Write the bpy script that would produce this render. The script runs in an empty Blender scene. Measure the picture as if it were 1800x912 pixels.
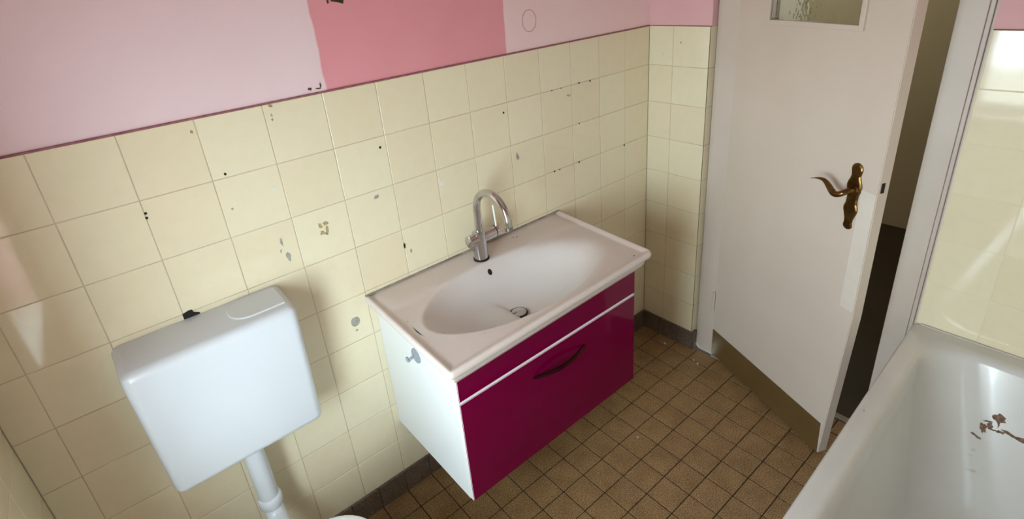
import bpy, bmesh, math, random
from mathutils import Vector, Matrix
from mathutils.bvhtree import BVHTree
rnd = random.Random(7)
scene = bpy.context.scene
COL = scene.collection

# ------------------------------------------------------------------ camera
cd = bpy.data.cameras.new('camera'); cam = bpy.data.objects.new('camera', cd); COL.objects.link(cam)
R = ((0.7688316, -0.6335925, -0.0863627), (-0.3150744, -0.2578276, -0.9133745), (0.5564406, 0.7294419, -0.3978548))
M = Matrix((( R[0][0], -R[1][0], -R[2][0], -0.0525),
            ( R[0][1], -R[1][1], -R[2][1], -1.3839),
            ( R[0][2], -R[1][2], -R[2][2],  1.6734), (0, 0, 0, 1)))
cam.matrix_world = M
cd.sensor_fit = 'HORIZONTAL'; cd.sensor_width = 36
cd.lens = 36 * 948.8 / 1800
cd.shift_x = (900 - 883.6) / 1800
cd.shift_y = (367.2 - 456) / 1800
cd.clip_start = 0.02
scene.camera = cam

# ------------------------------------------------------------------ sky, hall fill light, exposure
w = bpy.data.worlds.new('overcast_sky'); scene.world = w; w.use_nodes = True
nt = w.node_tree; nt.nodes.clear()
wo = nt.nodes.new('ShaderNodeOutputWorld'); bg = nt.nodes.new('ShaderNodeBackground')
tcw = nt.nodes.new('ShaderNodeTexCoord'); sepw = nt.nodes.new('ShaderNodeSeparateXYZ')
rw = nt.nodes.new('ShaderNodeValToRGB')
rw.color_ramp.elements[0].position = 0.416; rw.color_ramp.elements[0].color = (0.36, 0.40, 0.39, 1)
rw.color_ramp.elements[1].position = 0.422; rw.color_ramp.elements[1].color = (0.82, 0.975, 1.06, 1)
mw = nt.nodes.new('ShaderNodeMapRange'); mw.inputs[1].default_value = -1; mw.inputs[2].default_value = 1
nt.links.new(tcw.outputs['Generated'], sepw.inputs[0]); nt.links.new(sepw.outputs[2], mw.inputs[0])
nt.links.new(mw.outputs[0], rw.inputs[0]); nt.links.new(rw.outputs[0], bg.inputs[0]); nt.links.new(bg.outputs[0], wo.inputs[0])
bg.inputs[1].default_value = 10.0
pl = bpy.data.lights.new('window_portal', 'AREA'); pl.shape = 'RECTANGLE'; pl.size = 0.62; pl.size_y = 0.96
pl.cycles.is_portal = True
po = bpy.data.objects.new('window_portal', pl); COL.objects.link(po)
po.location = (-0.55, -0.91, 1.15); po.rotation_euler = (math.radians(90), 0, math.radians(-90))
hl = bpy.data.lights.new('hall_fill', 'AREA'); hl.size = 0.5; hl.energy = 5.0; hl.color = (1.0, 0.95, 0.78)  # unseen fill light added to brighten the hall
ho = bpy.data.objects.new('hall_fill', hl); COL.objects.link(ho); ho.location = (3.05, 0.35, 2.42)
vs = scene.view_settings
vs.view_transform = 'Standard'; vs.look = 'None'; vs.gamma = 1; vs.use_curve_mapping = False
vs.exposure = 1.44

# ------------------------------------------------------------------ materials
def lin(c):
    return tuple((v / 255 / 12.92) if v / 255 <= 0.04045 else ((v / 255 + 0.055) / 1.055) ** 2.4 for v in c) + (1,)

def mat(name, rgb, rough=0.5, metal=0.0, spec=0.5, coat=0.0):
    m = bpy.data.materials.new(name); m.use_nodes = True
    b = m.node_tree.nodes['Principled BSDF']
    b.inputs['Base Color'].default_value = lin(rgb)
    b.inputs['Roughness'].default_value = rough; b.inputs['Metallic'].default_value = metal
    b.inputs['Specular IOR Level'].default_value = spec; b.inputs['Coat Weight'].default_value = coat
    return m

def N(m, t): return m.node_tree.nodes.new(t)
def L(m, a, b): m.node_tree.links.new(a, b)
def bsdf(m): return m.node_tree.nodes['Principled BSDF']

def noise(m, scale, detail=4, coord='Object', rough=0.55):
    tc = N(m, 'ShaderNodeTexCoord'); n = N(m, 'ShaderNodeTexNoise')
    n.inputs['Scale'].default_value = scale; n.inputs['Detail'].default_value = detail; n.inputs['Roughness'].default_value = rough
    L(m, tc.outputs[coord], n.inputs['Vector']); return n

def ramp(m, src, stops):
    r = N(m, 'ShaderNodeValToRGB'); e = r.color_ramp.elements
    while len(e) < len(stops): e.new(0.5)
    for x, (p, c) in zip(e, stops): x.position = p; x.color = lin(c)
    L(m, src, r.inputs[0]); return r

def bump(m, src, strength, dist=0.01):
    b = N(m, 'ShaderNodeBump'); b.inputs['Strength'].default_value = strength; b.inputs['Distance'].default_value = dist
    L(m, src, b.inputs['Height']); L(m, b.outputs[0], bsdf(m).inputs['Normal'])

def varied(name, c0, c1, rough, scale=6, spec=0.5, bstr=0.0, bscale=8, metal=0.0, coat=0.0, bdist=0.002):
    m = mat(name, c0, rough, metal, spec, coat)
    n = noise(m, scale); r = ramp(m, n.outputs['Fac'], [(0.35, c0), (0.65, c1)])
    L(m, r.outputs[0], bsdf(m).inputs['Base Color'])
    if bstr:
        n2 = noise(m, bscale, 2); bump(m, n2.outputs['Fac'], bstr, bdist)
    return m

# glazed tile: small change of tint from tile to tile
def tile_mat(name, c0, c1, rough, bstr=0.12):
    m = mat(name, c0, rough)
    oi = N(m, 'ShaderNodeObjectInfo')
    r = ramp(m, oi.outputs['Random'], [(0.0, c0), (1.0, c1)])
    n = noise(m, 30, 3); mix = N(m, 'ShaderNodeMixRGB'); mix.blend_type = 'MULTIPLY'; mix.inputs[0].default_value = 0.10
    r2 = ramp(m, n.outputs['Fac'], [(0.3, (225, 220, 210)), (0.6, (255, 255, 255))])
    L(m, r.outputs[0], mix.inputs[1]); L(m, r2.outputs[0], mix.inputs[2])
    L(m, mix.outputs[0], bsdf(m).inputs['Base Color'])
    n2 = noise(m, 9, 1); bump(m, n2.outputs['Fac'], bstr, 0.002)
    return m

M_tile = tile_mat('cream_glazed_tile', (240, 229, 200), (236, 222, 191), 0.065)
M_grout = varied('tile_grout', (184, 168, 144), (206, 194, 170), 0.9, 9)
M_gpale = varied('pale_filled_joint', (226, 214, 186), (232, 222, 196), 0.6, 9)
M_fgrout = varied('floor_grout', (42, 29, 17), (56, 41, 25), 0.9, 20)
M_white = mat('white_lacquer', (238, 238, 234), 0.28)
M_carcass = mat('white_melamine', (230, 231, 232), 0.35)
M_cer = varied('white_ceramic', (234, 231, 228), (240, 238, 236), 0.10, 5, coat=0.3)
M_basin = mat('dusty_bounce_lit_ceramic', (234, 230, 228), 0.30)
def dust_and_bounce():
    m = M_basin; tc = N(m, 'ShaderNodeTexCoord'); mp = N(m, 'ShaderNodeMapping')
    mp.inputs['Location'].default_value = (-.830 / .335, .265 / .172, 0); mp.inputs['Scale'].default_value = (1 / .335, 1 / .172, 0)
    L(m, tc.outputs['Object'], mp.inputs[0]); ln = N(m, 'ShaderNodeVectorMath'); ln.operation = 'LENGTH'; L(m, mp.outputs[0], ln.inputs[0])
    n = noise(m, 9, 5); ad = N(m, 'ShaderNodeMath'); ad.operation = 'MULTIPLY_ADD'; ad.inputs[1].default_value = 0.35
    L(m, n.outputs['Fac'], ad.inputs[0]); L(m, ln.outputs['Value'], ad.inputs[2])
    r = ramp(m, ad.outputs[0], [(0.0, (236, 233, 232)), (1.0, (232, 228, 226)), (1.18, (0, 0, 0))])
    r.color_ramp.elements[1].position = 0.74; r.color_ramp.elements[2].position = 1.0
    r.color_ramp.elements[2].color = lin((222, 208, 203))  # outside the bowl darker and pinker: dust with pink bounce light painted in
    hs = N(m, 'ShaderNodeMath'); hs.operation = 'MULTIPLY'; hs.inputs[1].default_value = 0.8
    L(m, ad.outputs[0], hs.inputs[0]); L(m, hs.outputs[0], r.inputs[0])
    L(m, r.outputs[0], bsdf(m).inputs['Base Color'])
dust_and_bounce()
M_plastic = mat('white_plastic', (214, 217, 223), 0.22)
M_lid = mat('white_seat_plastic', (238, 238, 236), 0.18)
M_chrome = varied('chrome', (205, 203, 205), (190, 188, 190), 0.12, 20, metal=1.0)
M_dchrome = mat('dull_chrome', (150, 145, 142), 0.25, 1.0)
M_dark = mat('black_rubber', (18, 17, 16), 0.7)
M_hole = mat('dark_hole', (34, 26, 20), 0.9)
M_brass = varied('old_brass', (128, 98, 56), (98, 72, 38), 0.30, 40, metal=1.0)
M_mag = mat('magenta_gloss', (112, 0, 52), 0.07, spec=0.2)
M_magside = mat('white_edge_band', (240, 232, 234), 0.35)
M_door = varied('white_door_paint', (216, 200, 187), (220, 205, 193), 0.42, 3, bstr=0.08, bscale=60)
M_frame = varied('frame_paint', (208, 193, 181), (214, 200, 189), 0.40, 4, bstr=0.05, bscale=50)
M_patch = varied('fresh_white_paint', (226, 214, 203), (230, 219, 209), 0.4, 20, bstr=0.1, bscale=80)
M_kick = varied('brown_kick_plate', (112, 86, 50), (103, 78, 45), 0.5, 6)
M_thresh = varied('grey_threshold', (168, 160, 148), (150, 142, 130), 0.4, 20)
M_ceil = mat('ceiling_paint', (246, 238, 228), 0.9)
M_enamel = varied('tub_enamel', (206, 202, 198), (212, 209, 206), 0.16, 4, coat=0.2)
M_silicone = mat('sealant', (196, 188, 178), 0.5)
M_clear = mat('grey_translucent_plastic', (165, 168, 178), 0.3)
bsdf(M_clear).inputs['Transmission Weight'].default_value = 0.25
M_smudge = varied('grey_smear', (150, 146, 136), (176, 172, 160), 0.6, 60)
M_resid = varied('brown_adhesive_residue', (150, 130, 88), (196, 180, 138), 0.7, 90)
M_pale = varied('pale_filler', (238, 234, 222), (226, 220, 206), 0.5, 50)
M_rust = varied('rust_brown_stain', (92, 66, 50), (140, 112, 92), 0.8, 120)
M_rusty = varied('faint_grey_stain', (176, 172, 168), (196, 194, 190), 0.5, 120)
M_edge = varied('dirty_edge_shadow', (142, 86, 92), (164, 108, 112), 0.8, 30)
M_ring = mat('faint_ring', (196, 142, 148), 0.85)
M_plaster = varied('bare_plaster', (92, 74, 60), (60, 44, 36), 0.95, 60, bstr=0.6, bscale=120)
M_crumb = mat('plaster_crumb_white', (226, 220, 208), 0.9)
M_hwall = varied('hall_wall_paint', (190, 180, 150), (184, 174, 144), 0.9, 3)
M_hfloor = varied('hall_dark_floor', (38, 28, 15), (50, 38, 23), 0.5, 5)
M_hpanel = mat('hall_panel_paint', (226, 228, 222), 0.5)

# speckled floor tile and skirting
def speckle(name, a, b, c, rough):
    m = mat(name, a, rough)
    oi = N(m, 'ShaderNodeObjectInfo'); tc = N(m, 'ShaderNodeTexCoord')
    add = N(m, 'ShaderNodeVectorMath'); add.operation = 'ADD'
    sc = N(m, 'ShaderNodeVectorMath'); sc.operation = 'SCALE'; sc.inputs[3].default_value = 1.0
    comb = N(m, 'ShaderNodeCombineXYZ')
    mul = N(m, 'ShaderNodeMath'); mul.operation = 'MULTIPLY'; mul.inputs[1].default_value = 37.0
    L(m, oi.outputs['Random'], mul.inputs[0]); L(m, mul.outputs[0], comb.inputs[0]); L(m, mul.outputs[0], comb.inputs[1])
    L(m, tc.outputs['Object'], add.inputs[0]); L(m, comb.outputs[0], add.inputs[1])
    n = N(m, 'ShaderNodeTexNoise'); n.inputs['Scale'].default_value = 260; n.inputs['Detail'].default_value = 3
    L(m, add.outputs[0], n.inputs['Vector'])
    r = ramp(m, n.outputs['Fac'], [(0.36, c), (0.5, a), (0.64, b)])
    n2 = N(m, 'ShaderNodeTexNoise'); n2.inputs['Scale'].default_value = 14; n2.inputs['Detail'].default_value = 3
    L(m, add.outputs[0], n2.inputs['Vector'])
    r2 = ramp(m, n2.outputs['Fac'], [(0.3, (200, 190, 180)), (0.65, (255, 255, 255))])
    mix = N(m, 'ShaderNodeMixRGB'); mix.blend_type = 'MULTIPLY'; mix.inputs[0].default_value = 0.6
    L(m, r.outputs[0], mix.inputs[1]); L(m, r2.outputs[0], mix.inputs[2]); L(m, mix.outputs[0], bsdf(m).inputs['Base Color'])
    return m
M_ftile = speckle('brown_speckled_tile', (156, 122, 82), (186, 152, 108), (114, 84, 52), 0.5)
M_skirt = speckle('grey_brown_skirting_tile', (108, 92, 80), (126, 110, 96), (88, 74, 64), 0.5)

# wall paint with the darker stripe between two heights of the wall (paint is flat, the edges a little wavy)
def paint_mat():
    m = mat('pink_wall_paint', (226, 176, 186), 0.85)
    tc = N(m, 'ShaderNodeTexCoord'); sep = N(m, 'ShaderNodeSeparateXYZ'); L(m, tc.outputs['Object'], sep.inputs[0])
    n = noise(m, 7, 3); sh = N(m, 'ShaderNodeMath'); sh.operation = 'MULTIPLY_ADD'; sh.inputs[1].default_value = 0.020; sh.inputs[2].default_value = -0.010
    L(m, n.outputs['Fac'], sh.inputs[0])
    x = N(m, 'ShaderNodeMath'); x.operation = 'ADD'; L(m, sep.outputs[0], x.inputs[0]); L(m, sh.outputs[0], x.inputs[1])
    a = N(m, 'ShaderNodeMapRange'); a.inputs[1].default_value = 0.469; a.inputs[2].default_value = 0.473
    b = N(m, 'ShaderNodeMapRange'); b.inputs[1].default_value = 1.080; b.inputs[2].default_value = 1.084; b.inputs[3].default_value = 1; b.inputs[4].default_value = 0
    L(m, x.outputs[0], a.inputs[0]); L(m, x.outputs[0], b.inputs[0])
    k = N(m, 'ShaderNodeMath'); k.operation = 'MULTIPLY'; L(m, a.outputs[0], k.inputs[0]); L(m, b.outputs[0], k.inputs[1])
    r1 = ramp(m, noise(m, 3).outputs['Fac'], [(0.3, (241, 213, 219)), (0.7, (244, 218, 224))])
    r2 = ramp(m, noise(m, 5).outputs['Fac'], [(0.3, (234, 156, 166)), (0.7, (237, 161, 170))])
    r3 = ramp(m, noise(m, 4).outputs['Fac'], [(0.3, (247, 212, 213)), (0.7, (249, 217, 218))])  # pinker right of the stripe: salmon tint of the light put into the paint
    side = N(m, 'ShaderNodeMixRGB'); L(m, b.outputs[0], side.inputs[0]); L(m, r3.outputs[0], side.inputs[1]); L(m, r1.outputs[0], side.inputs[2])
    mix = N(m, 'ShaderNodeMixRGB'); L(m, k.outputs[0], mix.inputs[0]); L(m, side.outputs[0], mix.inputs[1]); L(m, r2.outputs[0], mix.inputs[2])
    L(m, mix.outputs[0], bsdf(m).inputs['Base Color'])
    n3 = noise(m, 120, 3); bump(m, n3.outputs['Fac'], 0.12, 0.002)
    return m
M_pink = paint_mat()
M_pink2 = varied('pink_door_wall_paint', (232, 182, 186), (235, 188, 191), 0.85, 4, bstr=0.1, bscale=120)

# patterned door glass
M_glass = bpy.data.materials.new('patterned_glass'); M_glass.use_nodes = True
g = bsdf(M_glass); g.inputs['Base Color'].default_value = (0.86, 0.9, 0.86, 1); g.inputs['Transmission Weight'].default_value = 1.0
g.inputs['Roughness'].default_value = 0.02; g.inputs['IOR'].default_value = 1.45
bump(M_glass, noise(M_glass, 26, 2).outputs['Fac'], 0.5, 0.004)
# window pane: thin clear glass
M_pane = bpy.data.materials.new('window_glass'); M_pane.use_nodes = True
pn = M_pane.node_tree; pn.nodes.clear()
o_ = pn.nodes.new('ShaderNodeOutputMaterial'); t_ = pn.nodes.new('ShaderNodeBsdfTransparent'); gl_ = pn.nodes.new('ShaderNodeBsdfGlossy'); mx = pn.nodes.new('ShaderNodeMixShader')
t_.inputs[0].default_value = (0.95, 0.97, 0.96, 1); gl_.inputs['Roughness'].default_value = 0.02; mx.inputs[0].default_value = 0.06
pn.links.new(t_.outputs[0], mx.inputs[1]); pn.links.new(gl_.outputs[0], mx.inputs[2]); pn.links.new(mx.outputs[0], o_.inputs[0])

# ------------------------------------------------------------------ mesh helpers
def mesh_of(name, bm, mats, smooth=False):
    me = bpy.data.meshes.new(name); bm.normal_update(); bm.to_mesh(me); bm.free()
    for m in (mats if isinstance(mats, (list, tuple)) else [mats]): me.materials.append(m)
    if smooth:
        for p in me.polygons: p.use_smooth = True
    return me

def obj(name, me, parent=None, loc=None, kind=None):
    o = bpy.data.objects.new(name, me); COL.objects.link(o)
    if parent: o.parent = parent
    if loc is not None: o.location = loc
    if kind: o['kind'] = kind
    return o

def tag(o, label, cat, group=None):
    o['label'] = label; o['category'] = cat
    if group: o['group'] = group
    return o

def empty(name, loc, label, cat, group=None):
    o = bpy.data.objects.new(name, None); COL.objects.link(o); o.location = loc; o.empty_display_size = 0.05
    return tag(o, label, cat, group)

def box(bm, x0, x1, y0, y1, z0, z1, mi=0):
    v = [bm.verts.new(p) for p in ((x0, y0, z0), (x1, y0, z0), (x1, y1, z0), (x0, y1, z0), (x0, y0, z1), (x1, y0, z1), (x1, y1, z1), (x0, y1, z1))]
    fs = []
    for f in ((0, 3, 2, 1), (4, 5, 6, 7), (0, 1, 5, 4), (1, 2, 6, 5), (2, 3, 7, 6), (3, 0, 4, 7)):
        fc = bm.faces.new([v[i] for i in f]); fc.material_index = mi; fs.append(fc)
    return v, fs

def boxes(name, lst, m, parent=None, bevel=0.0, seg=2, smooth=False, kind=None, loc=None):
    bm = bmesh.new()
    for b in lst: box(bm, *b)
    if bevel: bmesh.ops.bevel(bm, geom=bm.edges[:], offset=bevel, segments=seg, profile=0.5, affect='EDGES')
    o = obj(name, mesh_of(name, bm, m, smooth), parent, loc, kind)
    if smooth: autosmooth(o)
    return o

def autosmooth(o, ang=35):
    me = o.data
    bm = bmesh.new(); bm.from_mesh(me)
    for f in bm.faces: f.smooth = True
    for e in bm.edges:
        if len(e.link_faces) == 2 and e.calc_face_angle(0) > math.radians(ang): e.smooth = False
    bm.to_mesh(me); bm.free()

def tube(bm, pts, radii, seg=16, cap=True, flat=1.0, flat_axis=None):
    """sweep a circle along pts (list of Vector); radii one per point"""
    pts = [Vector(p) for p in pts]; n = len(pts)
    if not isinstance(radii, (list, tuple)): radii = [radii] * n
    prev = None; rings = []
    for i, p in enumerate(pts):
        t = (pts[min(i + 1, n - 1)] - pts[max(i - 1, 0)]).normalized()
        if prev is None:
            a = Vector((0, 0, 1)) if abs(t.z) < 0.9 else Vector((1, 0, 0))
            u = t.cross(a).normalized()
        else:
            u = (prev - t * prev.dot(t)).normalized()
        prev = u; v = t.cross(u)
        rings.append([bm.verts.new(p + (u * math.cos(k * 2 * math.pi / seg) + v * flat * math.sin(k * 2 * math.pi / seg)) * radii[i]) for k in range(seg)])
    for a, b in zip(rings, rings[1:]):
        for k in range(seg): bm.faces.new((a[k], a[(k + 1) % seg], b[(k + 1) % seg], b[k]))
    if cap:
        bm.faces.new(rings[0][::-1]); bm.faces.new(rings[-1])
    bmesh.ops.recalc_face_normals(bm, faces=bm.faces[:])

def tube_obj(name, pts, radii, m, parent=None, seg=16, loc=None, flat=1.0):
    bm = bmesh.new(); tube(bm, pts, radii, seg, True, flat)
    o = obj(name, mesh_of(name, bm, m, True), parent, loc); autosmooth(o, 50); return o

def catmull(P, n=8):
    P = [Vector(p) for p in P]; Q = [P[0] * 2 - P[1]] + P + [P[-1] * 2 - P[-2]]; out = []
    for i in range(1, len(Q) - 2):
        for k in range(n):
            t = k / n; a, b, c, d = Q[i - 1], Q[i], Q[i + 1], Q[i + 2]
            out.append(0.5 * ((2 * b) + (c - a) * t + (2 * a - 5 * b + 4 * c - d) * t * t + (3 * b - a - 3 * c + d) * t ** 3))
    out.append(P[-1]); return out

def blot(name, centre, e1, e2, r1, r2, m, parent, irr=0.15, n=14, lift=0.0004, bvh=None, seed=1, rot=0.0):
    """a thin irregular patch lying on a surface"""
    q = random.Random(seed); c = Vector(centre); e1 = Vector(e1); e2 = Vector(e2); nn = e1.cross(e2).normalized()
    cr, sr = math.cos(rot), math.sin(rot)
    bm = bmesh.new(); top = []; bot = []
    for k in range(n):
        a = 2 * math.pi * k / n; f = 1 + q.uniform(-irr, irr)
        x, y = r1 * f * math.cos(a), r2 * f * math.sin(a)
        p = c + e1 * (x * cr - y * sr) + e2 * (x * sr + y * cr)
        ln = nn
        if bvh:
            h = bvh.find_nearest(p)
            p, ln = h[0], h[1]
            if ln.dot(nn) < 0: ln = -ln
        top.append(bm.verts.new(p + ln * lift)); bot.append(bm.verts.new(p - ln * 0.0003))
    cc = c
    if bvh: cc = bvh.find_nearest(c)[0]
    tc = bm.verts.new(cc + nn * lift)
    for k in range(n):
        j = (k + 1) % n
        bm.faces.new((tc, top[k], top[j])); bm.faces.new((top[k], bot[k], bot[j], top[j]))
    bmesh.ops.recalc_face_normals(bm, faces=bm.faces[:])
    return obj(name, mesh_of(name, bm, m), parent)

# ------------------------------------------------------------------ setting: shell
XL, XR = -0.38, 1.822          # tiled face of window wall / of door wall
YF = -1.80                     # wall behind the tub
ZT = 1.434                     # top of the tiling
CX, RZ = 0.152, 0.1501         # tile pitch
CEIL = 2.45
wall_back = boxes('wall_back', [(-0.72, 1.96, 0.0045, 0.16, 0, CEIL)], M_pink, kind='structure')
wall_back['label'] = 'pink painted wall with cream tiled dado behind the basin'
wall_right = boxes('wall_right', [(XR + 0.0045, 1.95, -0.2635, 0.0045, 0, CEIL), (XR + 0.0045, 1.95, YF - 0.1, -1.052, 0, CEIL),
                                  (XR + 0.0045, 1.95, -1.052, -0.268, 2.09, CEIL), (XR + 0.0045, XR + 0.044, -0.2674, -0.2634, ZT, CEIL)], M_pink2, kind='structure')
wall_right['label'] = 'pink and cream tiled wall around the door'
WY0, WY1, WZ0, WZ1 = -1.22, -0.60, 0.68, 1.62
wall_left = boxes('wall_left', [(-0.54, XL - 0.0045, WY1, 0.0045, 0, CEIL), (-0.54, XL - 0.0045, YF - 0.1, WY0, 0, CEIL),
                                (-0.54, XL - 0.0045, WY0, WY1, 0, WZ0), (-0.54, XL - 0.0045, WY0, WY1, WZ1, CEIL)], M_pink2, kind='structure')
wall_left['label'] = 'pink and cream tiled window wall beside the cistern'
wall_front = boxes('wall_front', [(-0.72, 1.96, YF - 0.12, YF, 0, CEIL)], M_pink2, kind='structure')
boxes('tile_dado', [(XL, XR, YF, YF + 0.006, 0, ZT)], M_tile, wall_front)
ceiling = boxes('ceiling', [(-0.72, 1.96, YF - 0.12, 0.16, CEIL, CEIL + 0.1)], M_ceil, kind='structure')
floor = boxes('floor', [(-0.72, 1.835, YF - 0.12, 0.16, -0.12, -0.0022)], M_fgrout, kind='structure')
floor['label'] = 'floor of small brown speckled square tiles with dark joints'

# grout beds
boxes('grout_bed', [(XL, XR, 0.0008, 0.006, 0.0, ZT)], M_grout, wall_back)
boxes('grout_bed', [(XR + 0.0008, XR + 0.006, -0.2672, 0.0, 0.0, ZT), (XR + 0.0008, XR + 0.044, -0.2676, -0.2640, 0, ZT)], M_grout, wall_right)
boxes('grout_bed', [(XR + 0.0008, XR + 0.006, YF, -1.0525, 0.0, ZT)], M_gpale, wall_right)
boxes('grout_bed', [(XL - 0.006, XL - 0.0008, WY1 + 0.001, 0.0, 0.0, ZT), (XL - 0.006, XL - 0.0008, YF, WY1, 0.0, WZ0 - .02), (XL - 0.006, XL - 0.0008, YF, WY0 - 0.001, WZ0, ZT)], M_grout, wall_left)

# tiles: mesh in local XZ plane, face towards -Y at y = 0
TH = 0.0055
def tile_mesh(wd, hg, name='tile'):
    bm = bmesh.new(); b = 0.0011
    w2, h2 = wd / 2, hg / 2
    f = [bm.verts.new(p) for p in ((-w2 + b, 0, -h2 + b), (w2 - b, 0, -h2 + b), (w2 - b, 0, h2 - b), (-w2 + b, 0, h2 - b))]
    g_ = [bm.verts.new(p) for p in ((-w2, b * 0.7, -h2), (w2, b * 0.7, -h2), (w2, b * 0.7, h2), (-w2, b * 0.7, h2))]
    k = [bm.verts.new((p.co.x, TH, p.co.z)) for p in g_]
    bm.faces.new(f)
    for i in range(4):
        j = (i + 1) % 4
        bm.faces.new((g_[i], g_[j], f[j], f[i])); bm.faces.new((k[i], k[j], g_[j], g_[i]))
    bmesh.ops.recalc_face_normals(bm, faces=bm.faces[:])
    return mesh_of(name, bm, M_tile)
GAP = 0.0017
_tiles = {}
def tile(parent, c, wd, hg, rz):
    """c: centre of the face in the room; rz turns the face from -Y"""
    key = (round(wd, 4), round(hg, 4))
    if key not in _tiles: _tiles[key] = tile_mesh(wd - GAP, hg - GAP)
    o = obj('tile', _tiles[key], parent)
    j = min(wd, hg) / 0.15
    o.location = c
    o.rotation_euler = (math.radians(rnd.uniform(-.16, .16) * j), math.radians(rnd.uniform(-.12, .12) * j), rz + math.radians(rnd.uniform(-.16, .16) * j))
    return o

cols = [(XL, -2 * CX)] + [(c * CX, (c + 1) * CX) for c in range(-2, 11)] + [(11 * CX, XR)]
for r in range(9):
    zc, hh = ZT - (r + 0.5) * RZ, RZ
    for a, b in cols:
        tile(wall_back, ((a + b) / 2, 0.0, zc), b - a, hh, 0)
    for a, b in ((0, -0.1107), (-0.1107, -0.266)):
        tile(wall_right, (XR, (a + b) / 2, zc), a - b, hh, math.radians(-90))
    tile(wall_right, (XR + 0.022, -0.2680, zc), 0.043, hh, 0)
    if r < 6:
        for k in range(5):
            a = -1.0545 - k * 0.152; b = max(a - 0.152, YF + 0.006)
            tile(wall_right, (XR, (a + b) / 2, zc), a - b, hh, math.radians(-90))
    for k in range(12):
        a, b = -k * .152, max(-(k + 1) * .152, YF + .006)
        z0, z1 = zc - hh / 2, zc + hh / 2
        if b < WY1 and a > WY0 and z1 > WZ0 - .02:
            # cut the tile back to the window opening
            for a2, b2, z2, z3 in ((a, max(b, WY1), z0, z1), (min(a, WY0), b, z0, z1), (min(a, WY1), max(b, WY0), z0, min(z1, WZ0 - .02))):
                if a2 - b2 > .012 and z3 - z2 > .012: tile(wall_left, (XL, (a2 + b2) / 2, (z2 + z3) / 2), a2 - b2, z3 - z2, math.radians(90))
        else:
            tile(wall_left, (XL, (a + b) / 2, zc), a - b, hh, math.radians(90))

# dirty dusky edge of the paint above the tile, its shadow line painted in
def edge_line(name, pts_axis, label, e):
    o = boxes(name, e, M_edge, kind='structure', bevel=0.0008, seg=1); o['label'] = label; return o
edge_line('trim_1', 0, 'dusky pink dirty edge with painted shadow line along the top of the back wall tiles', [(XL, XR - 0.001, -0.0012, 0.0045, ZT - 0.0012, ZT + 0.0032)])
edge_line('trim_2', 0, 'pink dirty edge with painted shadow line along the top of the door wall tiles', [(XR - 0.0004, XR + 0.0045, -0.268, -0.001, ZT - 0.0005, ZT + 0.0018), (XR - 0.0004, XR + 0.0045, YF + 0.006, -1.0545, ZT - 0.0005, ZT + 0.0018)])

# skirting of grey brown tiles
def skirting(name, runs, label):
    s = obj(name, None); s['kind'] = 'structure'; s['label'] = label; s.empty_display_size = 0.05
    for x0, x1, y0, y1 in runs:
        boxes('skirting_tile', [(x0, x1, y0, y1, 0.001, 0.0945)], M_skirt, s, bevel=0.0015, seg=1)
    return s
xs = [0.9522 + 0.1003 * k for k in range(-13, 9)]
xs = [XL + 0.001] + [x for x in xs if XL + 0.03 < x < XR - 0.03] + [XR - 0.001]
skirting('baseboard_back', [(a + 0.0008, b - 0.0008, -0.0095, -0.0008) for a, b in zip(xs, xs[1:])], 'grey brown tile skirting under the cream wall tiles')
ys = [-0.0105, -0.0955, -0.1955, -0.2765]
skirting('baseboard_right', [(XR - 0.0095, XR - 0.0008, b + 0.0008, a - 0.0008) for a, b in zip(ys, ys[1:])] + [(XR - 0.0005, XR + 0.026, -0.2765, -0.2692)], 'grey brown tile skirting between the corner and door frame')

# floor tiles
_ft = {}
def ftile(x0, x1, y0, y1):
    wx, wy = x1 - x0 - 0.0034, y1 - y0 - 0.0034
    if wx < 0.004 or wy < 0.004: return
    key = (round(wx, 4), round(wy, 4))
    if key not in _ft:
        bm = bmesh.new(); b = 0.0012
        for z, i in ((-0.004, 0), (-b * .7, 0), (0, b)):
            pass
        lo = [bm.verts.new((sx * wx / 2, sy * wy / 2, -0.004)) for sx, sy in ((-1, -1), (1, -1), (1, 1), (-1, 1))]
        md = [bm.verts.new((v.co.x, v.co.y, -b * .7)) for v in lo]
        up = [bm.verts.new((v.co.x - math.copysign(b, v.co.x), v.co.y - math.copysign(b, v.co.y), 0)) for v in lo]
        bm.faces.new(up)
        for i in range(4):
            j = (i + 1) % 4
            bm.faces.new((lo[i], lo[j], md[j], md[i])); bm.faces.new((md[i], md[j], up[j], up[i]))
        bmesh.ops.recalc_face_normals(bm, faces=bm.faces[:])
        _ft[key] = mesh_of('floor_tile', bm, M_ftile)
    o = obj('floor_tile', _ft[key], floor, ((x0 + x1) / 2, (y0 + y1) / 2, rnd.uniform(-0.0004, 0.0002)))
    o.rotation_euler = (math.radians(rnd.uniform(-.2, .2)), math.radians(rnd.uniform(-.2, .2)), 0)
fx = [XL] + [0.9522 + 0.1003 * k for k in range(-13, 9)] + [1.835]
fx = [x for x in fx if x >= XL]
fy = [0.0, -0.0950] + [-0.2956 + 0.1003 * k for k in (1, 0, -1, -2, -3, -4, -5, -6, -7)] + [-1.058]
fy = sorted(set(round(y, 4) for y in fy), reverse=True)
for a, b in zip(fx, fx[1:]):
    for c, d in zip(fy, fy[1:]):
        ftile(a, b, d, c)

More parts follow.
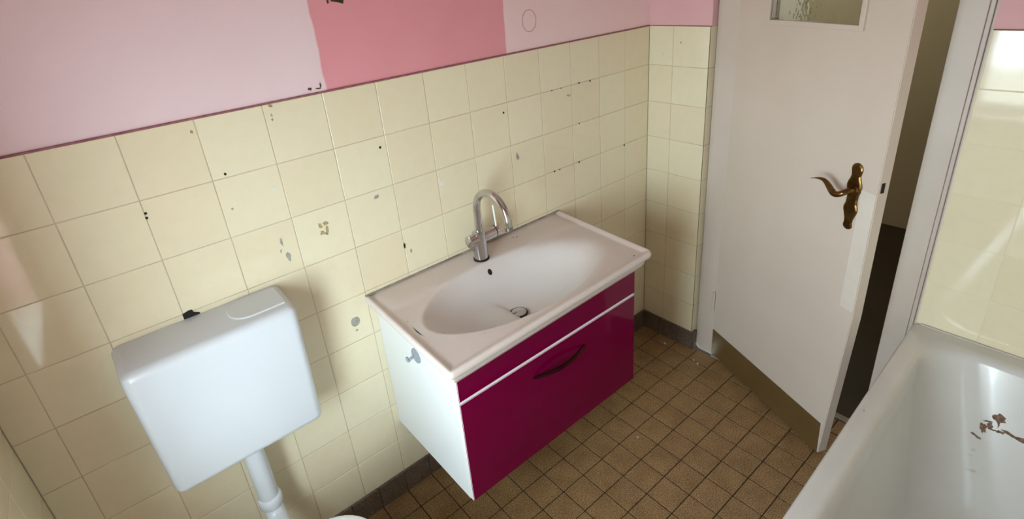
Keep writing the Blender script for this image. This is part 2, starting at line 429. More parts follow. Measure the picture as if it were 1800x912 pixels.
# ------------------------------------------------------------------ marks on the walls
E1, E2 = (1, 0, 0), (0, 0, 1)
def mark(name, x, z, r1, r2, m, irr=0.15, seed=None, rot=0.0, y=-0.0003, lift=0.0004):
    return blot(name, (x, y, z), E1, E2, r1, r2, m, wall_back, irr, 12, lift, None, seed or int(x * 1000 + z * 77), rot)
for x, z, r in ((.588, 1.253, .0036), (1.044, 1.253, .0034), (1.408, 1.284, .0032), (1.467, 1.281, .0034), (1.402, 1.134, .003), (1.395, .982, .0038),
                (1.263, .983, .0034), (1.290, .982, .0028), (1.666, .980, .0040), (1.269, 1.283, .0022), (1.314, 1.283, .0022), (.002, 1.253, .0030), (.001, 1.242, .0030), (.182, 1.293, .0032)):
    mark('drill_hole', x, z, r, r * 1.1, M_hole)
for x, z, a, b in ((.174, 1.205, .003, .003), (.141, 1.407, .003, .004), (.324, 1.428, .005, .004), (.320, 1.406, .003, .004), (.320, 1.395, .0025, .003)):
    mark('brown_speck', x, z, a, b, M_resid, 0.3)
mark('grey_smear', .549, 1.114, .0085, .006, M_smudge, .2, rot=.4)
mark('chip', .609, .930, .0028, .010, M_hole, .35)
mark('brown_speck', .628, .904, .005, .006, M_resid, .35)
mark('suction_cup_trace', .406, .752, .015, .016, M_smudge, .06)
mark('grey_smear', .404, .722, .004, .003, M_smudge, .3)
for dx, dz, a, b, rt in ((-.008, .012, .005, .010, .3), (.006, .014, .007, .006, 0), (.008, -.004, .004, .012, -.2), (-.006, -.010, .006, .006, .2), (.004, -.016, .005, .004, 0)):
    mark('adhesive_residue', .380 + dx, 1.074 + dz, a, b, M_resid, .35, rot=rt, seed=int(900 + dx * 5000))
for x, z, a, b in ((.263, 1.078, .003, .012), (.271, 1.032, .005, .012), (.256, 1.055, .003, .005)):
    mark('paint_scrape', x, z, a, b, M_smudge, .4)
mark('paint_scrape', 1.090, 1.088, .006, .016, M_smudge, .4, rot=.2)
mark('filler_patch', .283, 1.226, .006, .008, M_pale, .3)
mark('filler_patch', .774, 1.094, .008, .014, M_pale, .3)
mark('brown_speck', 1.353, 1.249, .010, .005, M_resid, .5)
# chips and the broken plaster in the pink paint
for x, z, a, b in ((.429, 1.449, .005, .004), (.459, 1.453, .003, .006), (.452, 1.446, .006, .002)):
    mark('paint_chip', x, z, a, b, M_plaster, .4, y=.0042)
for x, z, a, b, s in ((.549, 1.658, .019, .017, 3), (.573, 1.662, .010, .012, 4), (.522, 1.654, .003, .010, 5), (.556, 1.676, .030, .014, 6)):
    mark('broken_plaster', x, z, a, b, M_plaster, .3, seed=s, y=.0040, lift=.0010)
bm = bmesh.new()
ring = [(1.187 + .030 * math.cos(a), .0043, 1.526 + .034 * math.sin(a)) for a in [k * 2 * math.pi / 40 for k in range(41)]]
tube(bm, ring, .0011, 6, False); obj('faint_ring_mark', mesh_of('faint_ring_mark', bm, M_ring, True), wall_back)
# tile broken away above the cistern
bm = bmesh.new()
P = [(-.002, .985), (.012, .989), (.020, .9885), (.022, .981), (.034, .974), (.034, .955), (-.002, .955)]
a = [bm.verts.new((x, -.0009, z)) for x, z in P]; b = [bm.verts.new((x, .0008, z)) for x, z in P]
bm.faces.new(a)
for i in range(len(P)):
    j = (i + 1) % len(P); bm.faces.new((a[i], b[i], b[j], a[j]))
bmesh.ops.recalc_face_normals(bm, faces=bm.faces[:])
obj('broken_tile_hole', mesh_of('broken_tile_hole', bm, M_dark), wall_back)
# door wall dowel and speck
blot('dowel', (XR - .0005, -.060, 1.327), (0, -1, 0), (0, 0, 1), .008, .009, M_pale, wall_right, .1, 12, .0022)
blot('brown_speck', (XR - .0005, -.145, 1.374), (0, -1, 0), (0, 0, 1), .003, .004, M_resid, wall_right, .3)

# ------------------------------------------------------------------ window in the left wall
win = boxes('window_1', [(-0.53, -0.49, WY0, WY1, WZ0, WZ0 + .06), (-0.53, -0.49, WY0, WY1, WZ1 - .06, WZ1),
                         (-0.53, -0.49, WY0, WY0 + .06, WZ0 + .06, WZ1 - .06), (-0.53, -0.49, WY1 - .06, WY1, WZ0 + .06, WZ1 - .06)], M_white, kind='structure')
win['label'] = 'white framed window in the left wall'
boxes('pane', [(-0.512, -0.508, WY0 + .06, WY1 - .06, WZ0 + .06, WZ1 - .06)], M_pane, win)
boxes('sill', [(-0.49, XL + .006, WY0 + .001, WY1 - .001, WZ0 - .018, WZ0 + .004)], M_white, win, bevel=.004)

# ------------------------------------------------------------------ hall beyond the door
boxes('floor_hall', [(1.866, 3.80, -2.2, 1.6, -0.12, -0.001)], M_hfloor, kind='structure')
boxes('wall_hall', [(3.72, 3.84, -2.2, 1.6, 0, CEIL), (1.951, 3.72, -2.3, -2.2, 0, CEIL), (1.951, 3.72, 1.6, 1.7, 0, CEIL), (1.951, 2.0, 0.16, 1.6, 0, CEIL), (1.951, 2.0, -2.2, YF - .12, 0, CEIL)], M_hwall, kind='structure')
boxes('ceiling_hall', [(1.90, 3.84, -2.3, 1.7, CEIL, CEIL + .1)], M_ceil, kind='structure')
d2 = boxes('added_hall_panel', [(3.685, 3.719, .22, 1.05, 0.005, 2.02)], M_hpanel, kind='structure', bevel=.004); d2['label'] = 'pale door-like panel added across the hall to lighten the door glass'  # made up to give the light patch behind the door glass
th = boxes('trim_3', [(1.836, 1.866, -.966, -.36, -.02, .004)], M_thresh, kind='structure', bevel=.002); th['label'] = 'grey threshold under the door'

# ------------------------------------------------------------------ door frame and door
AF = 1.847
fr = boxes('trim_4', [(AF, 1.9505, -.360, -.290, 0, 2.06), (AF + .006, 1.90, -.290, -.279, 0, 2.071), (AF + .014, 1.90, -.279, -.2695, 0, 2.08),
                      (AF, 1.9505, -1.030, -.966, 0, 2.06), (AF + .006, 1.90, -1.041, -1.030, 0, 2.071), (AF + .014, 1.90, -1.0515, -1.041, 0, 2.08),
                      (AF, 1.9505, -.966, -.360, 1.995, 2.06)], M_frame, kind='structure', bevel=.0018)
fr['label'] = 'white painted door frame with stepped architrave'
DD = Vector((-0.3873169, -0.92194665, 0)); DN = Vector((-0.92194665, 0.3873169, 0)); DH = Vector((1.845, -0.358, 0))
DM = Matrix(((DD.x, DN.x, 0, DH.x), (DD.y, DN.y, 0, DH.y), (0, 0, 1, 0), (0, 0, 0, 1)))   # local x along leaf, y out to the room
DT = 0.038
def door_leaf():
    bm = bmesh.new()
    out = [(0.0, .012), (.603, .012), (.6295, .60), (.6295, 2.0), (0, 2.0)]
    hole = [(.150, 1.462), (.489, 1.462), (.489, 1.93), (.150, 1.93)]
    def ringv(P, y): return [bm.verts.new((x, y, z)) for x, z in P]
    for y in (0, -DT):
        pass
    of, ob, hf, hb = ringv(out, 0), ringv(out, -DT), ringv(hole, 0), ringv(hole, -DT)
    for o, h in ((of, hf), (ob, hb)):
        bm.faces.new((o[0], o[1], o[2], h[1], h[0])); bm.faces.new((o[2], o[3], h[2], h[1])); bm.faces.new((o[3], o[4], h[3], h[2])); bm.faces.new((o[4], o[0], h[0], h[3]))
    for P, Q in ((of, ob), (hf, hb)):
        for i in range(len(P)):
            j = (i + 1) % len(P); bm.faces.new((P[i], P[j], Q[j], Q[i]))
    bmesh.ops.recalc_face_normals(bm, faces=bm.faces[:])
    edges = [e for e in bm.edges if e.calc_face_angle(0) > 0.5]
    bmesh.ops.bevel(bm, geom=edges, offset=.0022, segments=2, affect='EDGES')
    return mesh_of('door_1', bm, M_door)
door = obj('door_1', door_leaf(), kind='structure'); door.matrix_world = DM
door['label'] = 'white door standing ajar with small patterned glass pane and brown kick plate'
# glazing beads, glass
gb = [(.1385, .1535, .0, .008, 1.448, 1.945), (.4855, .5005, 0, .008, 1.448, 1.945), (.1535, .4855, 0, .008, 1.448, 1.4635), (.1535, .4855, 0, .008, 1.9285, 1.945)]
boxes('glazing_bead', gb, M_door, door, bevel=.002)
gp = boxes('glass_pane', [(.151, .488, -.024, -.018, 1.463, 1.929)], M_glass, door)
# kick plate and repaired strip
bm = bmesh.new()
P = [(.002, .014), (.599, .014), (.594, .143), (.002, .143)]
a = [bm.verts.new((x, .0022, z)) for x, z in P]; b = [bm.verts.new((x, .0001, z)) for x, z in P]; bm.faces.new(a)
for i in range(4):
    j = (i + 1) % 4; bm.faces.new((a[i], b[i], b[j], a[j]))
bmesh.ops.recalc_face_normals(bm, faces=bm.faces[:])
k = obj('kick_plate', mesh_of('kick_plate', bm, M_kick), door); k['label'] = 'brown kick plate along the bottom of the door'
k = boxes('repair_strip', [(.580, .627, .0001, .0011, .625, 1.018)], M_patch, door); k['label'] = 'whiter repaired strip beside the lock'
boxes('lock_slot', [(.6290, .6305, -.020, -.008, 1.022, 1.052)], M_hole, door)
# hinge (lower)
tube_obj('hinge', [(-.004, .006, .245), (-.004, .006, .335)], .0055, M_frame, door, 12)
# brass handle
hp = []
prof = [(0, .0), (.015, .010), (.05, .0165), (.09, .018), (.13, .0165), (.18, .0145), (.23, .017), (.29, .0225), (.34, .0245), (.40, .0225), (.46, .0185), (.53, .0175), (.60, .0185), (.64, .0215), (.68, .0235), (.72, .022), (.78, .0175), (.84, .0135), (.89, .0125), (.93, .0145), (.96, .0140), (.985, .0095), (1.0, 0)]
bm = bmesh.new(); zt, zb = 1.092, .883
def plate_ring(y, s):
    L_ = [(-w_ * s, zt + (zb - zt) * (0.5 + (t - 0.5) * (1 - (1 - s) * .15))) for t, w_ in prof]; Rr = [(-x, z) for x, z in L_[1:-1]][::-1]
    return [bm.verts.new((.5565 + x, y, z)) for x, z in L_ + Rr]
r0, r1, r2 = plate_ring(.0002, 1), plate_ring(.0035, 1), plate_ring(.0058, .80)
for A, B in ((r0, r1), (r1, r2)):
    for i in range(len(A)):
        j = (i + 1) % len(A); bm.faces.new((A[i], A[j], B[j], B[i]))
bm.faces.new(r2)
bmesh.ops.recalc_face_normals(bm, faces=bm.faces[:])
plate = obj('handle', mesh_of('handle', bm, M_brass, False), door); plate['label'] = 'brass door handle with curved lever on long shaped plate'
lev = catmull([(.562, .004, 1.015), (.562, .030, 1.014), (.560, .043, 1.010), (.550, .049, 1.003), (.537, .050, 1.0005), (.525, .049, 1.006), (.509, .047, 1.018), (.494, .045, 1.0255), (.478, .043, 1.0265), (.460, .042, 1.023), (.439, .041, 1.0155)], 6)
nl = len(lev)
rad = []
for i in range(nl):
    t = i / (nl - 1)
    rad.append(.0085 if t < .25 else (.0085 + (.0095 - .0085) * (t - .25) / .2 if t < .45 else max(.0012, .0095 * (1 - ((t - .45) / .55) ** 1.5))))
tube_obj('lever', lev, rad, M_brass, plate, 12)
tube_obj('lever_collar', [(.562, .005, 1.015), (.562, .013, 1.015)], [.0135, .0115], M_brass, plate, 16)
bm = bmesh.new(); tube(bm, [(.555, .0050, .945), (.555, .0064, .945)], .0045, 12); box(bm, .5530, .5570, .0050, .0064, .930, .944); obj('keyhole', mesh_of('keyhole', bm, M_hole), plate)
tube_obj('screw', [(.5565, .005, 1.080), (.5565, .0068, 1.080)], .0032, M_hole, plate, 10)
tube_obj('screw', [(.5565, .005, .896), (.5565, .0068, .896)], .0028, M_brass, plate, 10)

# ------------------------------------------------------------------ washbasin
ZB = 0.820
QB = dict(LB=(.4485, -.0015), RB=(1.277, -.0015), FR=(1.243, -.460), FL=(.4355, -.478))
def rounded_quad(off, n_side=48, rc=0.014, rb=0.004):
    P = [Vector(QB[k]) for k in ('LB', 'FL', 'FR', 'RB')]        # ccw seen from above: left-back, left-front, right-front, right-back
    n = len(P); lines = []
    for i in range(n):
        a, b = P[i], P[(i + 1) % n]; d = (b - a).normalized(); nrm = Vector((-d.y, d.x))   # inward for ccw
        o = off if i != 3 else 0.0
        lines.append((a + nrm * o, d))
    def isect(l1, l2):
        (p, d), (q, e) = l1, l2; den = d.x * e.y - d.y * e.x; t = ((q.x - p.x) * e.y - (q.y - p.y) * e.x) / den
        return p + d * t
    C = [isect(lines[i - 1], lines[i]) for i in range(n)]
    out = []
    rr = [rb, max(rc - off * .5, .006), max(rc * 1.3 - off * .5, .006), rb]
    for i in range(n):
        c = C[i]; d0 = lines[i - 1][1]; d1 = lines[i][1]
        a, b = c - d0 * rr[i], c + d1 * rr[i]
        for k in range(7):
            t = k / 6; out.append((1 - t) ** 2 * a + 2 * t * (1 - t) * c + t * t * b)
        nx = (i + 1) % n
        e = C[nx] - d1 * rr[nx]
        for k in range(1, n_side): out.append(b + (e - b) * (k / n_side))
    return out
BC = Vector((.826, -.266)); BA, BB_, BD = .320, .162, .124
def sstep(a, b, x):
    t = min(1, max(0, (x - a) / (b - a))); return t * t * (3 - 2 * t)
def edge_dist(x, y):
    P = [Vector(QB[k]) for k in ('LB', 'FL', 'FR', 'RB')]; ds = []
    for i in (0, 1, 2):
        a, b = P[i], P[i + 1]; d = (b - a).normalized(); ds.append(Vector((-d.y, d.x)).dot(Vector((x, y)) - a))
    return min(ds)
def basin_h(x, y):
    e = edge_dist(x, y)
    h = ZB - 0.0075 * sstep(.006, .030, e)
    h += 0.0045 * sstep(-.128, -.112, y) * sstep(.02, .05, e)
    r = math.hypot((x - BC.x) / BA, (y - BC.y) / BB_)
    p = 2.4 - .4 * sstep(-.2, .2, x - BC.x)
    f = BD * (1 - r ** p)
    k = .0025 + .012 * sstep(-.05, .30, x - BC.x)
    f = k * math.log(1 + math.exp(max(-40, min(40, f / k))))
    return h - f
bm = bmesh.new()
outer = rounded_quad(0.0)
NP = len(outer)
def elli(i, s):
    d = outer[i] - BC; t = 1 / math.hypot(d.x / BA, d.y / BB_)
    return BC + d * t * s
rings = []
# underside profile from the bottom up: (inset, z)
for s_, z in ((.2, ZB - .150), (.7, ZB - .145), (.85, ZB - .11), (.93, ZB - .0612)):
    ring = []
    for i in range(NP):
        p = elli(i, s_)
        ring.append(bm.verts.new((p.x, p.y, z)))
    rings.append(ring)
for ins, z in ((.045, ZB - .0605), (.032, ZB - .0600), (.024, ZB - .056), (.0185, ZB - .046), (.0165, ZB - .036), (.0165, ZB - .0315), (.0150, ZB - .0275), (.006, ZB - .0255), (.0018, ZB - .0215), (.0, ZB - .015), (.0, ZB - .009), (.0015, ZB - .0045), (.0042, ZB - .0012)):
    rings.append([bm.verts.new((p.x, p.y, z)) for p in rounded_quad(ins)])
for ins in (.0075, .011, .015, .019, .023, .027, .031, .036):
    rings.append([bm.verts.new((p.x, p.y, basin_h(p.x, p.y))) for p in rounded_quad(ins)])
last = rounded_quad(.036)
for s in [k / 7 for k in range(1, 7)]:
    ring = []
    for i in range(NP):
        p = last[i].lerp(elli(i, 1.10), s); ring.append(bm.verts.new((p.x, p.y, basin_h(p.x, p.y))))
    rings.append(ring)
for s in [1.10, 1.07, 1.04, 1.02, 1.0, .98, .96, .93, .90, .85, .8, .74, .68, .6, .52, .44, .36, .28, .2, .13, .07]:
    ring = []
    for i in range(NP):
        p = elli(i, s); ring.append(bm.verts.new((p.x, p.y, basin_h(p.x, p.y))))
    rings.append(ring)
for A, B in zip(rings, rings[1:]):
    for i in range(NP):
        j = (i + 1) % NP; bm.faces.new((A[i], A[j], B[j], B[i]))
bm.faces.new(rings[-1]); bm.faces.new(rings[0][::-1])
bmesh.ops.recalc_face_normals(bm, faces=bm.faces[:])
bv_basin = BVHTree.FromBMesh(bm)
basin = obj('washbasin', mesh_of('washbasin', bm, M_basin, True)); autosmooth(basin, 60)
tag(basin, 'wide white ceramic washbasin with oval bowl set on the magenta cabinet', 'washbasin')
def on_basin(x, y): return bv_basin.ray_cast(Vector((x, y, 2)), Vector((0, 0, -1)))
# overflow hole, drain
_e = Vector((.819, -.142, .80)) - Vector((-.0525, -1.3839, 1.6734)); h = bv_basin.ray_cast(Vector((-.0525, -1.3839, 1.6734)), _e.normalized()); nn = h[1]; t1 = Vector((1, 0, 0)); t2 = nn.cross(t1).normalized()
blot('overflow_hole', h[0], t1, t2, .0075, .0105, M_hole, basin, .02, 20, .0012)
zd = on_basin(BC.x, BC.y)[0].z
dr = tube_obj('drain', [(BC.x, BC.y, zd - .002), (BC.x, BC.y, zd + .003), (BC.x, BC.y, zd + .004)], [.034, .034, .031], M_dchrome, basin, 32)
tube_obj('drain_gap', [(BC.x, BC.y, zd + .003), (BC.x, BC.y, zd + .0046)], .0285, M_dark, dr, 32)
tube_obj('plug', [(BC.x, BC.y, zd + .004), (BC.x, BC.y, zd + .008), (BC.x, BC.y, zd + .0095)], [.0235, .0235, .020], M_chrome, dr, 32)
for x, y, r in ((.533, -.297, .0035), (.480, -.202, .003), (1.186, -.428, .0042), (.60, -.40, .002), (1.02, -.045, .004), (1.008, -.040, .003)):
    hh = on_basin(x, y); blot('brown_speck', hh[0], (1, 0, 0), (0, 1, 0), r, r * .7, M_resid if x < 1 else M_rust, basin, .3, 10, .0006, None, int(x * 999))
# sealant joint against the wall
tag(tube_obj('sealant_bead', [(.452, -.0015, ZB + .001), (1.274, -.0015, ZB + .001)], .0026, varied('grimy_joint', (120, 108, 92), (168, 156, 140), .8, 25), None, 8), 'grimy grey sealant joint between basin and tiled wall', 'sealant')

# ------------------------------------------------------------------ tap
TX, TY = .838, -.076; zt0 = on_basin(TX, TY)[0].z
tap = empty('basin_tap', (TX, TY, zt0), 'chrome basin tap with curved swan spout and thin pin lever', 'tap')
def T(*p): return (p[0] - TX, p[1] - TY, p[2] - zt0)
tube_obj('base_ring', [T(TX, TY, zt0 + .0003), T(TX, TY, zt0 + .006)], .0265, M_dark, tap, 28)
tube_obj('body', [T(TX, TY, zt0 + .006), T(TX, TY, .900), T(TX, TY, .915), T(TX, TY, .920)], [.0240, .0232, .0225, .0150], M_chrome, tap, 32)
tube_obj('cross_body', [T(.7950, TY, .893), T(.7965, TY, .893), T(.898, TY, .895)], [.0190, .0208, .0212], M_chrome, tap, 28)
tube_obj('lever_ring', [T(.898, TY, .895), T(.9015, TY, .895)], .0165, M_dark, tap, 28)
kn = tube_obj('lever_knob', [T(.9015, TY, .895), T(.919, TY, .8955), T(.921, TY, .8955)], [.0212, .0212, .0185], M_chrome, tap, 28)
tube_obj('pin', [T(.909, TY - .004, .905), T(.897, TY - .012, .995)], [.0030, .0034], M_white, kn, 10)
sp = [Vector((TX, TY - .002, .905)), Vector((TX, TY - .003, .95))]
for k in range(0, 19):
    a = math.pi * 1.02 * k / 18
    sp.append(Vector((TX - .004 * k / 18, TY - .004 - .081 + .081 * math.cos(a), .992 + .081 * math.sin(a))))
sp.append(Vector((TX - .004, TY - .167, .978)))
tube_obj('spout', [T(*p) for p in sp], .0118, M_chrome, tap, 24)
e = sp[-1]; dv = (sp[-1] - sp[-2]).normalized()
tube_obj('aerator', [T(*(e - dv * .008)), T(*(e + dv * .003))], .0126, M_dchrome, tap, 24)

# ------------------------------------------------------------------ vanity cabinet
CXA, CXB = .4765, 1.1860
cab = empty('vanity_cabinet', ((CXA + CXB) / 2, 0, .31), 'wall hung white vanity cabinet with glossy magenta fronts under the washbasin', 'cabinet')
off = Vector(cab.location)
def cbox(name, b, m, parent=cab, bevel=.001, mats=None):
    return boxes(name, [(b[0] - off.x, b[1] - off.x, b[2] - off.y, b[3] - off.y, b[4] - off.z, b[5] - off.z)], m, parent, bevel)
cbox('side_panel', (CXA, CXA + .016, -.412, -.0012, .309, .7592), M_carcass)
cbox('side_panel', (CXB - .016, CXB, -.412, -.0012, .309, .7592), M_carcass)
cbox('bottom_panel', (CXA + .016, CXB - .016, -.412, -.0012, .309, .325), M_carcass)
cbox('back_panel', (CXA + .016, CXB - .016, -.010, -.0012, .325, .660), M_carcass)
def front(name, z0, z1):
    bm = bmesh.new(); yb, yf = -.4125, -.4310
    x0, x1 = CXA - .0005 - off.x, CXB + .0015 - off.x
    v, fs = box(bm, x0, x1, yf - off.y, yb - off.y, z0 - off.z, z1 - off.z)
    fs[2].material_index = 1
    bmesh.ops.bevel(bm, geom=[e for e in fs[2].edges], offset=.0016, segments=2, affect='EDGES')
    for f in bm.faces:
        if f.normal.dot(Vector((0, -1, 0))) > .9: f.material_index = 1
        else: f.material_index = 0
    return obj(name, mesh_of(name, bm, [M_magside, M_mag]), cab)
fp = front('front_panel', .6745, .7575)
dw = front('drawer_front', .316, .6665)
cbox('light_strip', (CXA, CXB, -.426, -.4126, .6668, .6742), M_magside)
# bow handle on the drawer: flat arch
bm = bmesh.new(); hx0, hx1, hz = .727, .943, .601; nA = 25; prev = None
for k in range(nA):
    t = k / (nA - 1); x = hx0 + (hx1 - hx0) * t; bow = math.sin(math.pi * t)
    yo = -.4312 - .026 * bow ** .8; hh_ = .003 + .004 * bow ** .7; tk = .0035
    R_ = [bm.verts.new((x - off.x, yo - off.y, hz - hh_ - off.z)), bm.verts.new((x - off.x, yo + tk - off.y, hz - hh_ - off.z)),
          bm.verts.new((x - off.x, yo + tk - off.y, hz + hh_ - off.z)), bm.verts.new((x - off.x, yo - off.y, hz + hh_ - off.z))]
    if prev:
        for i in range(4): bm.faces.new((prev[i], prev[(i + 1) % 4], R_[(i + 1) % 4], R_[i]))
    else: bm.faces.new(R_[::-1])
    prev = R_
bm.faces.new(prev); bmesh.ops.recalc_face_normals(bm, faces=bm.faces[:])
hd = obj('handle', mesh_of('handle', bm, mat('chrome_dark_reflection', (104, 62, 76), 0.16, 1.0), True), dw); autosmooth(hd, 40); hd['label'] = 'bowed chrome drawer handle'  # chrome tinted dark magenta: reflections of its surroundings put into the colour

# suction hook on the left side of the cabinet
hk = empty('suction_hook', (CXA, -.227, .712), 'small grey suction cup hook on the white side of the cabinet', 'hook')
tube_obj('cup', [(0.0003, 0, 0), (-.003, 0, 0), (-.006, 0, 0), (-.0075, 0, 0)], [.0235, .0225, .014, .006], M_clear, hk, 28)
tube_obj('hook', catmull([(-.006, 0, .002), (-.018, 0, .001), (-.026, 0, -.004), (-.029, 0, .004), (-.0285, 0, .010)], 5), .0042, M_clear, hk, 10)

# ------------------------------------------------------------------ cistern
cis = empty('toilet_cistern', (.035, 0, .79), 'white plastic flush cistern hung on the tiled wall left of the basin', 'cistern')
def cistern_body():
    bm = bmesh.new()
    x0, x1, y0, y1, z0, z1 = -.160, .2275, -.147, -.0010, .598, .966
    v, fs = box(bm, x0, x1, y0, y1, z0, z1)
    fe = [e for e in bm.edges if not all(abs(q.co.y - y1) < 1e-6 for q in e.verts)]
    bmesh.ops.bevel(bm, geom=fe, offset=.021, segments=6, profile=.5, affect='EDGES')
    for q in bm.verts:
        t = (q.co.z - z0) / (z1 - z0); f = (q.co.y - y1) / (y0 - y1)
        cx = (x0 + x1) / 2
        q.co.x = cx + .001 * (1 - t) + (q.co.x - cx) * (1 - (.052 * (1 - t)) * (.4 + .6 * f) - .016 * f)
        q.co.y = y1 + (q.co.y - y1) * (.93 + .07 * t)
        q.co.z += .004 * (1 - f) * t
        q.co -= Vector(cis.location)
    bmesh.ops.recalc_face_normals(bm, faces=bm.faces[:])
    return mesh_of('body', bm, M_plastic, True)
cb = obj('body', cistern_body(), cis); autosmooth(cb, 30)
# flush flap let into the top right
bm = bmesh.new(); P = []
for k in range(9):
    a = math.pi / 2 + math.pi / 2 * k / 8; P.append((.128 + .046 * math.cos(a), -.058 + .046 * math.sin(a) * 1.0))
for k in range(9):
    a = math.pi + math.pi / 2 * k / 8; P.append((.128 + .046 * math.cos(a), -.062 + .050 * math.sin(a)))
P += [(.207, -.112), (.211, -.105), (.211, -.02), (.205, -.012)]
ztop = .9672
def lay(sc, z): 
    cxm, cym = .15, -.062
    return [bm.verts.new((cxm + (x - cxm) * sc - cis.location.x, cym + (y - cym) * sc, z - cis.location.z + .004 * (1 - (-y / .147)))) for x, y in P]
r0, r1, r2 = lay(1, ztop - .003), lay(1, ztop + .0008), lay(.96, ztop + .0022)
for A, B in ((r0, r1), (r1, r2)):
    for i in range(len(A)): bm.faces.new((A[i], A[(i + 1) % len(A)], B[(i + 1) % len(A)], B[i]))
bm.faces.new(r2); bmesh.ops.recalc_face_normals(bm, faces=bm.faces[:])
obj('flush_button', mesh_of('flush_button', bm, M_plastic), cis)

# flush pipe
fpz = tag(tube_obj('flush_pipe', catmull([(.033, -.078, .612), (.033, -.078, .52), (.033, -.078, .42), (.033, -.079, .375), (.033, -.092, .345), (.033, -.125, .330), (.033, -.215, .327)], 8), .0262, M_plastic, None, 24),
          'white plastic flush pipe between cistern and toilet', 'pipe')
tube_obj('collar', [(.033, -.078, .405), (.033, -.078, .400), (.033, -.079, .372), (.033, -.0795, .366)], [.0275, .0315, .0315, .0275], M_plastic, fpz, 24)
tube_obj('nut', [(.033, -.078, .612), (.033, -.078, .588)], .0300, M_plastic, fpz, 8)

# ------------------------------------------------------------------ toilet
toi = empty('toilet', (.033, -.40, 0), 'white toilet with closed lid under the cistern', 'toilet')
def sup(a, b_front, b_back, n, N_=56):
    out = []
    for k in range(N_):
        t = 2 * math.pi * k / N_; c, s = math.cos(t), math.sin(t)
        b = b_back if s > 0 else b_front
        out.append((a * math.copysign(abs(c) ** (2 / n), c), b * math.copysign(abs(s) ** (2 / n), s)))
    return out
def loft(name, secs, m, parent, cy=-.06):
    bm = bmesh.new(); rings = []
    for z, a, bf, bb, n, yo in secs: rings.append([bm.verts.new((x, y + yo, z)) for x, y in sup(a, bf, bb, n)])
    for A, B in zip(rings, rings[1:]):
        for i in range(len(A)): bm.faces.new((A[i], A[(i + 1) % len(A)], B[(i + 1) % len(A)], B[i]))
    bm.faces.new(rings[0][::-1]); bm.faces.new(rings[-1]); bmesh.ops.recalc_face_normals(bm, faces=bm.faces[:])
    o = obj(name, mesh_of(name, bm, m, True), parent); autosmooth(o, 45); return o
loft('bowl', [(0, .105, .15, .16, 3, -.02), (.02, .10, .145, .155, 3, -.02), (.18, .095, .15, .15, 2.6, -.02), (.27, .135, .22, .16, 2.4, -.05), (.345, .172, .265, .17, 2.4, -.06), (.380, .176, .27, .172, 2.4, -.06), (.388, .172, .265, .168, 2.4, -.06)], M_cer, toi)
loft('seat', [(.389, .180, .275, .192, 2.7, -.07), (.393, .184, .28, .196, 2.7, -.07), (.403, .184, .28, .196, 2.7, -.07), (.4055, .180, .275, .192, 2.7, -.07)], M_lid, toi)
loft('lid', [(.4060, .178, .274, .192, 2.7, -.07), (.410, .186, .282, .200, 2.7, -.07), (.420, .186, .282, .200, 2.7, -.07), (.428, .178, .274, .192, 2.7, -.07), (.431, .150, .24, .16, 2.7, -.07)], M_lid, toi)

# ------------------------------------------------------------------ bathtub
tub_x0, tub_x1, tub_z = .150, XR - .0015, .535
def ytub(x, y):                                                   # the front rim runs very slightly askew
    k = (y - (YF + .006)) / (-1.047 - (YF + .006))
    return y - .037 * (tub_x1 - x) * max(0, min(1, k))
def rrect(x0, x1, y0, y1, r, n=10, side=14):
    r = max(r, .001); out = []
    cs = [(x1 - r, y1 - r, 0), (x0 + r, y1 - r, 90), (x0 + r, y0 + r, 180), (x1 - r, y0 + r, 270)]
    for i, (cx, cy, a0) in enumerate(cs):
        pts = [(cx + r * math.cos(math.radians(a0 + 90 * k / n)), cy + r * math.sin(math.radians(a0 + 90 * k / n))) for k in range(n + 1)]
        out += pts
        nx = cs[(i + 1) % 4]; a = math.radians(nx[2]); q = (nx[0] + r * math.cos(a), nx[1] + r * math.sin(a)); p = pts[-1]
        for k in range(1, side): out.append((p[0] + (q[0] - p[0]) * k / side, p[1] + (q[1] - p[1]) * k / side))
    return out
TY0, TY1 = YF + .007, -1.047
secs = []   # (inset from x0, x1, y0, y1, corner radius, z)
def S(ix0, ix1, iy0, iy1, r, z): secs.append(([ (x, ytub(x, y)) for x, y in rrect(tub_x0 + ix0, tub_x1 - ix1, TY0 + iy0, TY1 - iy1, r)], z))
for i, z in ((.030, .470), (.0, .475), (.0, .500), (.0, .522), (.0015, .529), (.006, .534), (.012, tub_z), (.022, tub_z)): S(i, i if i < .003 else max(i * .3, .0015), i * .3, i, .012, z)
for t in (.030, .038, .045): S(t, t * 1.05, t, t, .03 + t, tub_z - .0006)
S(.058, .060, .052, .055, .105, tub_z - .004); S(.064, .067, .058, .061, .115, tub_z - .011); S(.070, .072, .063, .066, .12, tub_z - .022)
for k in range(1, 11):
    t = k / 10; e_ = t ** 1.15
    S(.070 + .30 * t, .072 + .150 * t + .02 * t * t, .063 + .075 * e_, .066 + .085 * e_, .12 + .05 * t, tub_z - .022 - (.535 - .022 - .175) * t)
for k in range(1, 6):
    a = math.pi / 2 * k / 5; s, c = math.sin(a), 1 - math.cos(a)
    S(.370 + .07 * c + .015 * s, .242 + .07 * c + .015 * s, .138 + .06 * c + .012 * s, .151 + .06 * c + .012 * s, .17, .175 - .055 * s)
S(.60, .42, .25, .26, .11, .117)
bm = bmesh.new(); rings = [[bm.verts.new((x, y, z)) for x, y in P] for P, z in secs]
for A, B in zip(rings, rings[1:]):
    for i in range(len(A)): bm.faces.new((A[i], A[(i + 1) % len(A)], B[(i + 1) % len(A)], B[i]))
bm.faces.new(rings[-1]); bmesh.ops.recalc_face_normals(bm, faces=bm.faces[:])
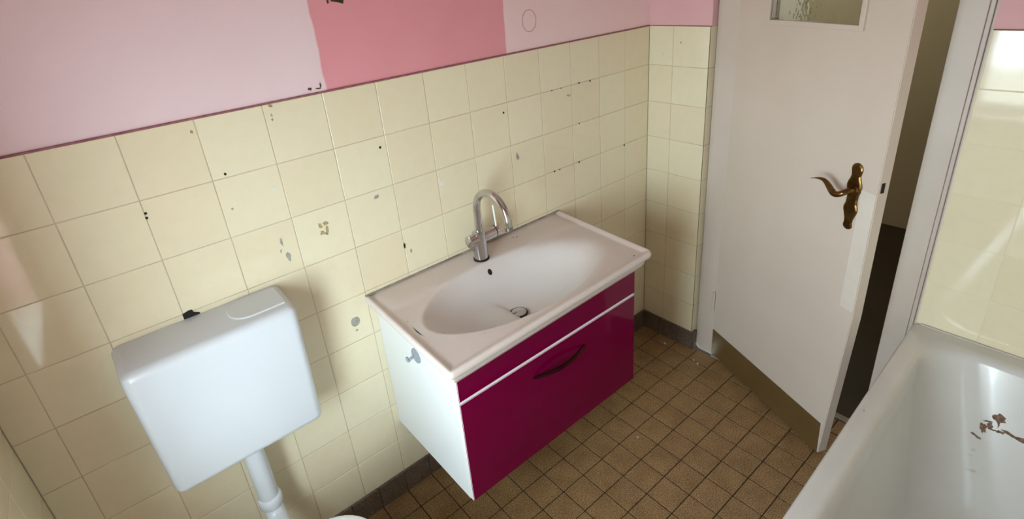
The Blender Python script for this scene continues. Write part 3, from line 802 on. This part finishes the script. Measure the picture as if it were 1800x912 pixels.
nrm = rings[-1][0].link_faces[0].normal
bm.normal_update()
if [f for f in bm.faces if len(f.verts) > 20][0].normal.z < 0: bmesh.ops.reverse_faces(bm, faces=bm.faces[:])
bv_tub = BVHTree.FromBMesh(bm)
tub = obj('bathtub', mesh_of('bathtub', bm, M_enamel, True)); autosmooth(tub, 60)
tag(tub, 'white enamel bathtub with rust stained inner end under the cream tiles', 'bathtub')
bm = bmesh.new(); v, fs = box(bm, tub_x0 + .02, tub_x1 - .002, -1.085, -1.067, 0, .474)
for q in v:
    q.co.y = q.co.y - .037 * (tub_x1 - q.co.x)
obj('apron', mesh_of('apron', bm, M_enamel), tub)
boxes('sealant_bead', [(tub_x1 - .006, tub_x1 + .0012, TY0 + .01, TY1 - .02, tub_z - .006, tub_z + .004)], M_silicone, tub, bevel=.002)
# rust where the overflow was
CAMP = Vector((-.0525, -1.3839, 1.6734))
n0 = Vector((-.92, 0, .39)); s1 = Vector((0, -1, 0)); s2 = n0.cross(s1).normalized()
if s2.z < 0: s2 = -s2
def stain(y, z, r1, r2, rot=0, irr=.35, seed=1, m=M_rust):
    h = bv_tub.ray_cast(Vector((1.2, y, z)), Vector((1, 0, 0)))
    if h[0] is None: return
    blot('rust_stain' if m is M_rust else 'grey_stain', h[0], s1, s2, r1, r2, m, tub, irr, 16, .0006, bv_tub, seed, rot)
for i, (y, z, r1, r2, rt) in enumerate(((-1.313, .398, .012, .013, .6), (-1.289, .360, .008, .014, .2), (-1.300, .374, .006, .010, 0), (-1.276, .337, .010, .0035, -.3), (-1.288, .333, .006, .003, 0),
                                        (-1.292, .381, .010, .002, .35), (-1.310, .366, .014, .002, .1), (-1.325, .368, .010, .004, .2), (-1.345, .372, .020, .005, -.25), (-1.372, .371, .022, .006, .1),
                                        (-1.316, .385, .002, .010, .2), (-1.400, .372, .016, .008, .2))):
    stain(y, z, r1, r2, rt, .35, 20 + i)
for i, (y, z, r1, r2) in enumerate(((-1.287, .300, .006, .003), (-1.285, .285, .010, .002), (-1.30, .25, .014, .004))):
    stain(y, z, r1, r2, .2, .4, 50 + i, M_rusty)
for x, y, r in ((1.31, -1.085, .0030), (1.36, -1.30, .003), (1.30, -1.33, .002), (1.38, -1.36, .003)):
    h = bv_tub.ray_cast(Vector((x, y, 2)), Vector((0, 0, -1)))
    if h[0] is not None: blot('dark_speck', h[0], (1, 0, 0), (0, 1, 0), r, r * .8, M_smudge, tub, .3, 10, .0008, bv_tub, int(x * 100))

# ------------------------------------------------------------------ crumbs of plaster on the floor
for i, (x, y, r, lb) in enumerate(((1.766, -.165, .006, 'white plaster crumb on the floor near the corner skirting'), (1.757, -.325, .004, 'white plaster crumb on the floor in front of the frame foot'),
                                   (1.745, -.352, .005, 'larger white plaster crumb on the floor close to the door foot'), (1.225, -.425, .004, 'white crumb on the floor by the cabinet corner'))):
    bm = bmesh.new(); bmesh.ops.create_icosphere(bm, subdivisions=1, radius=r)
    q = random.Random(i)
    for v in bm.verts: v.co *= q.uniform(.7, 1.1); v.co.z *= .6
    mn = min(v.co.z for v in bm.verts)
    for v in bm.verts: v.co.z -= mn
    tag(obj('plaster_crumb', mesh_of('plaster_crumb', bm, M_crumb), None, (x, y, 0.0002)), lb, 'crumb', 'plaster crumbs on the floor')
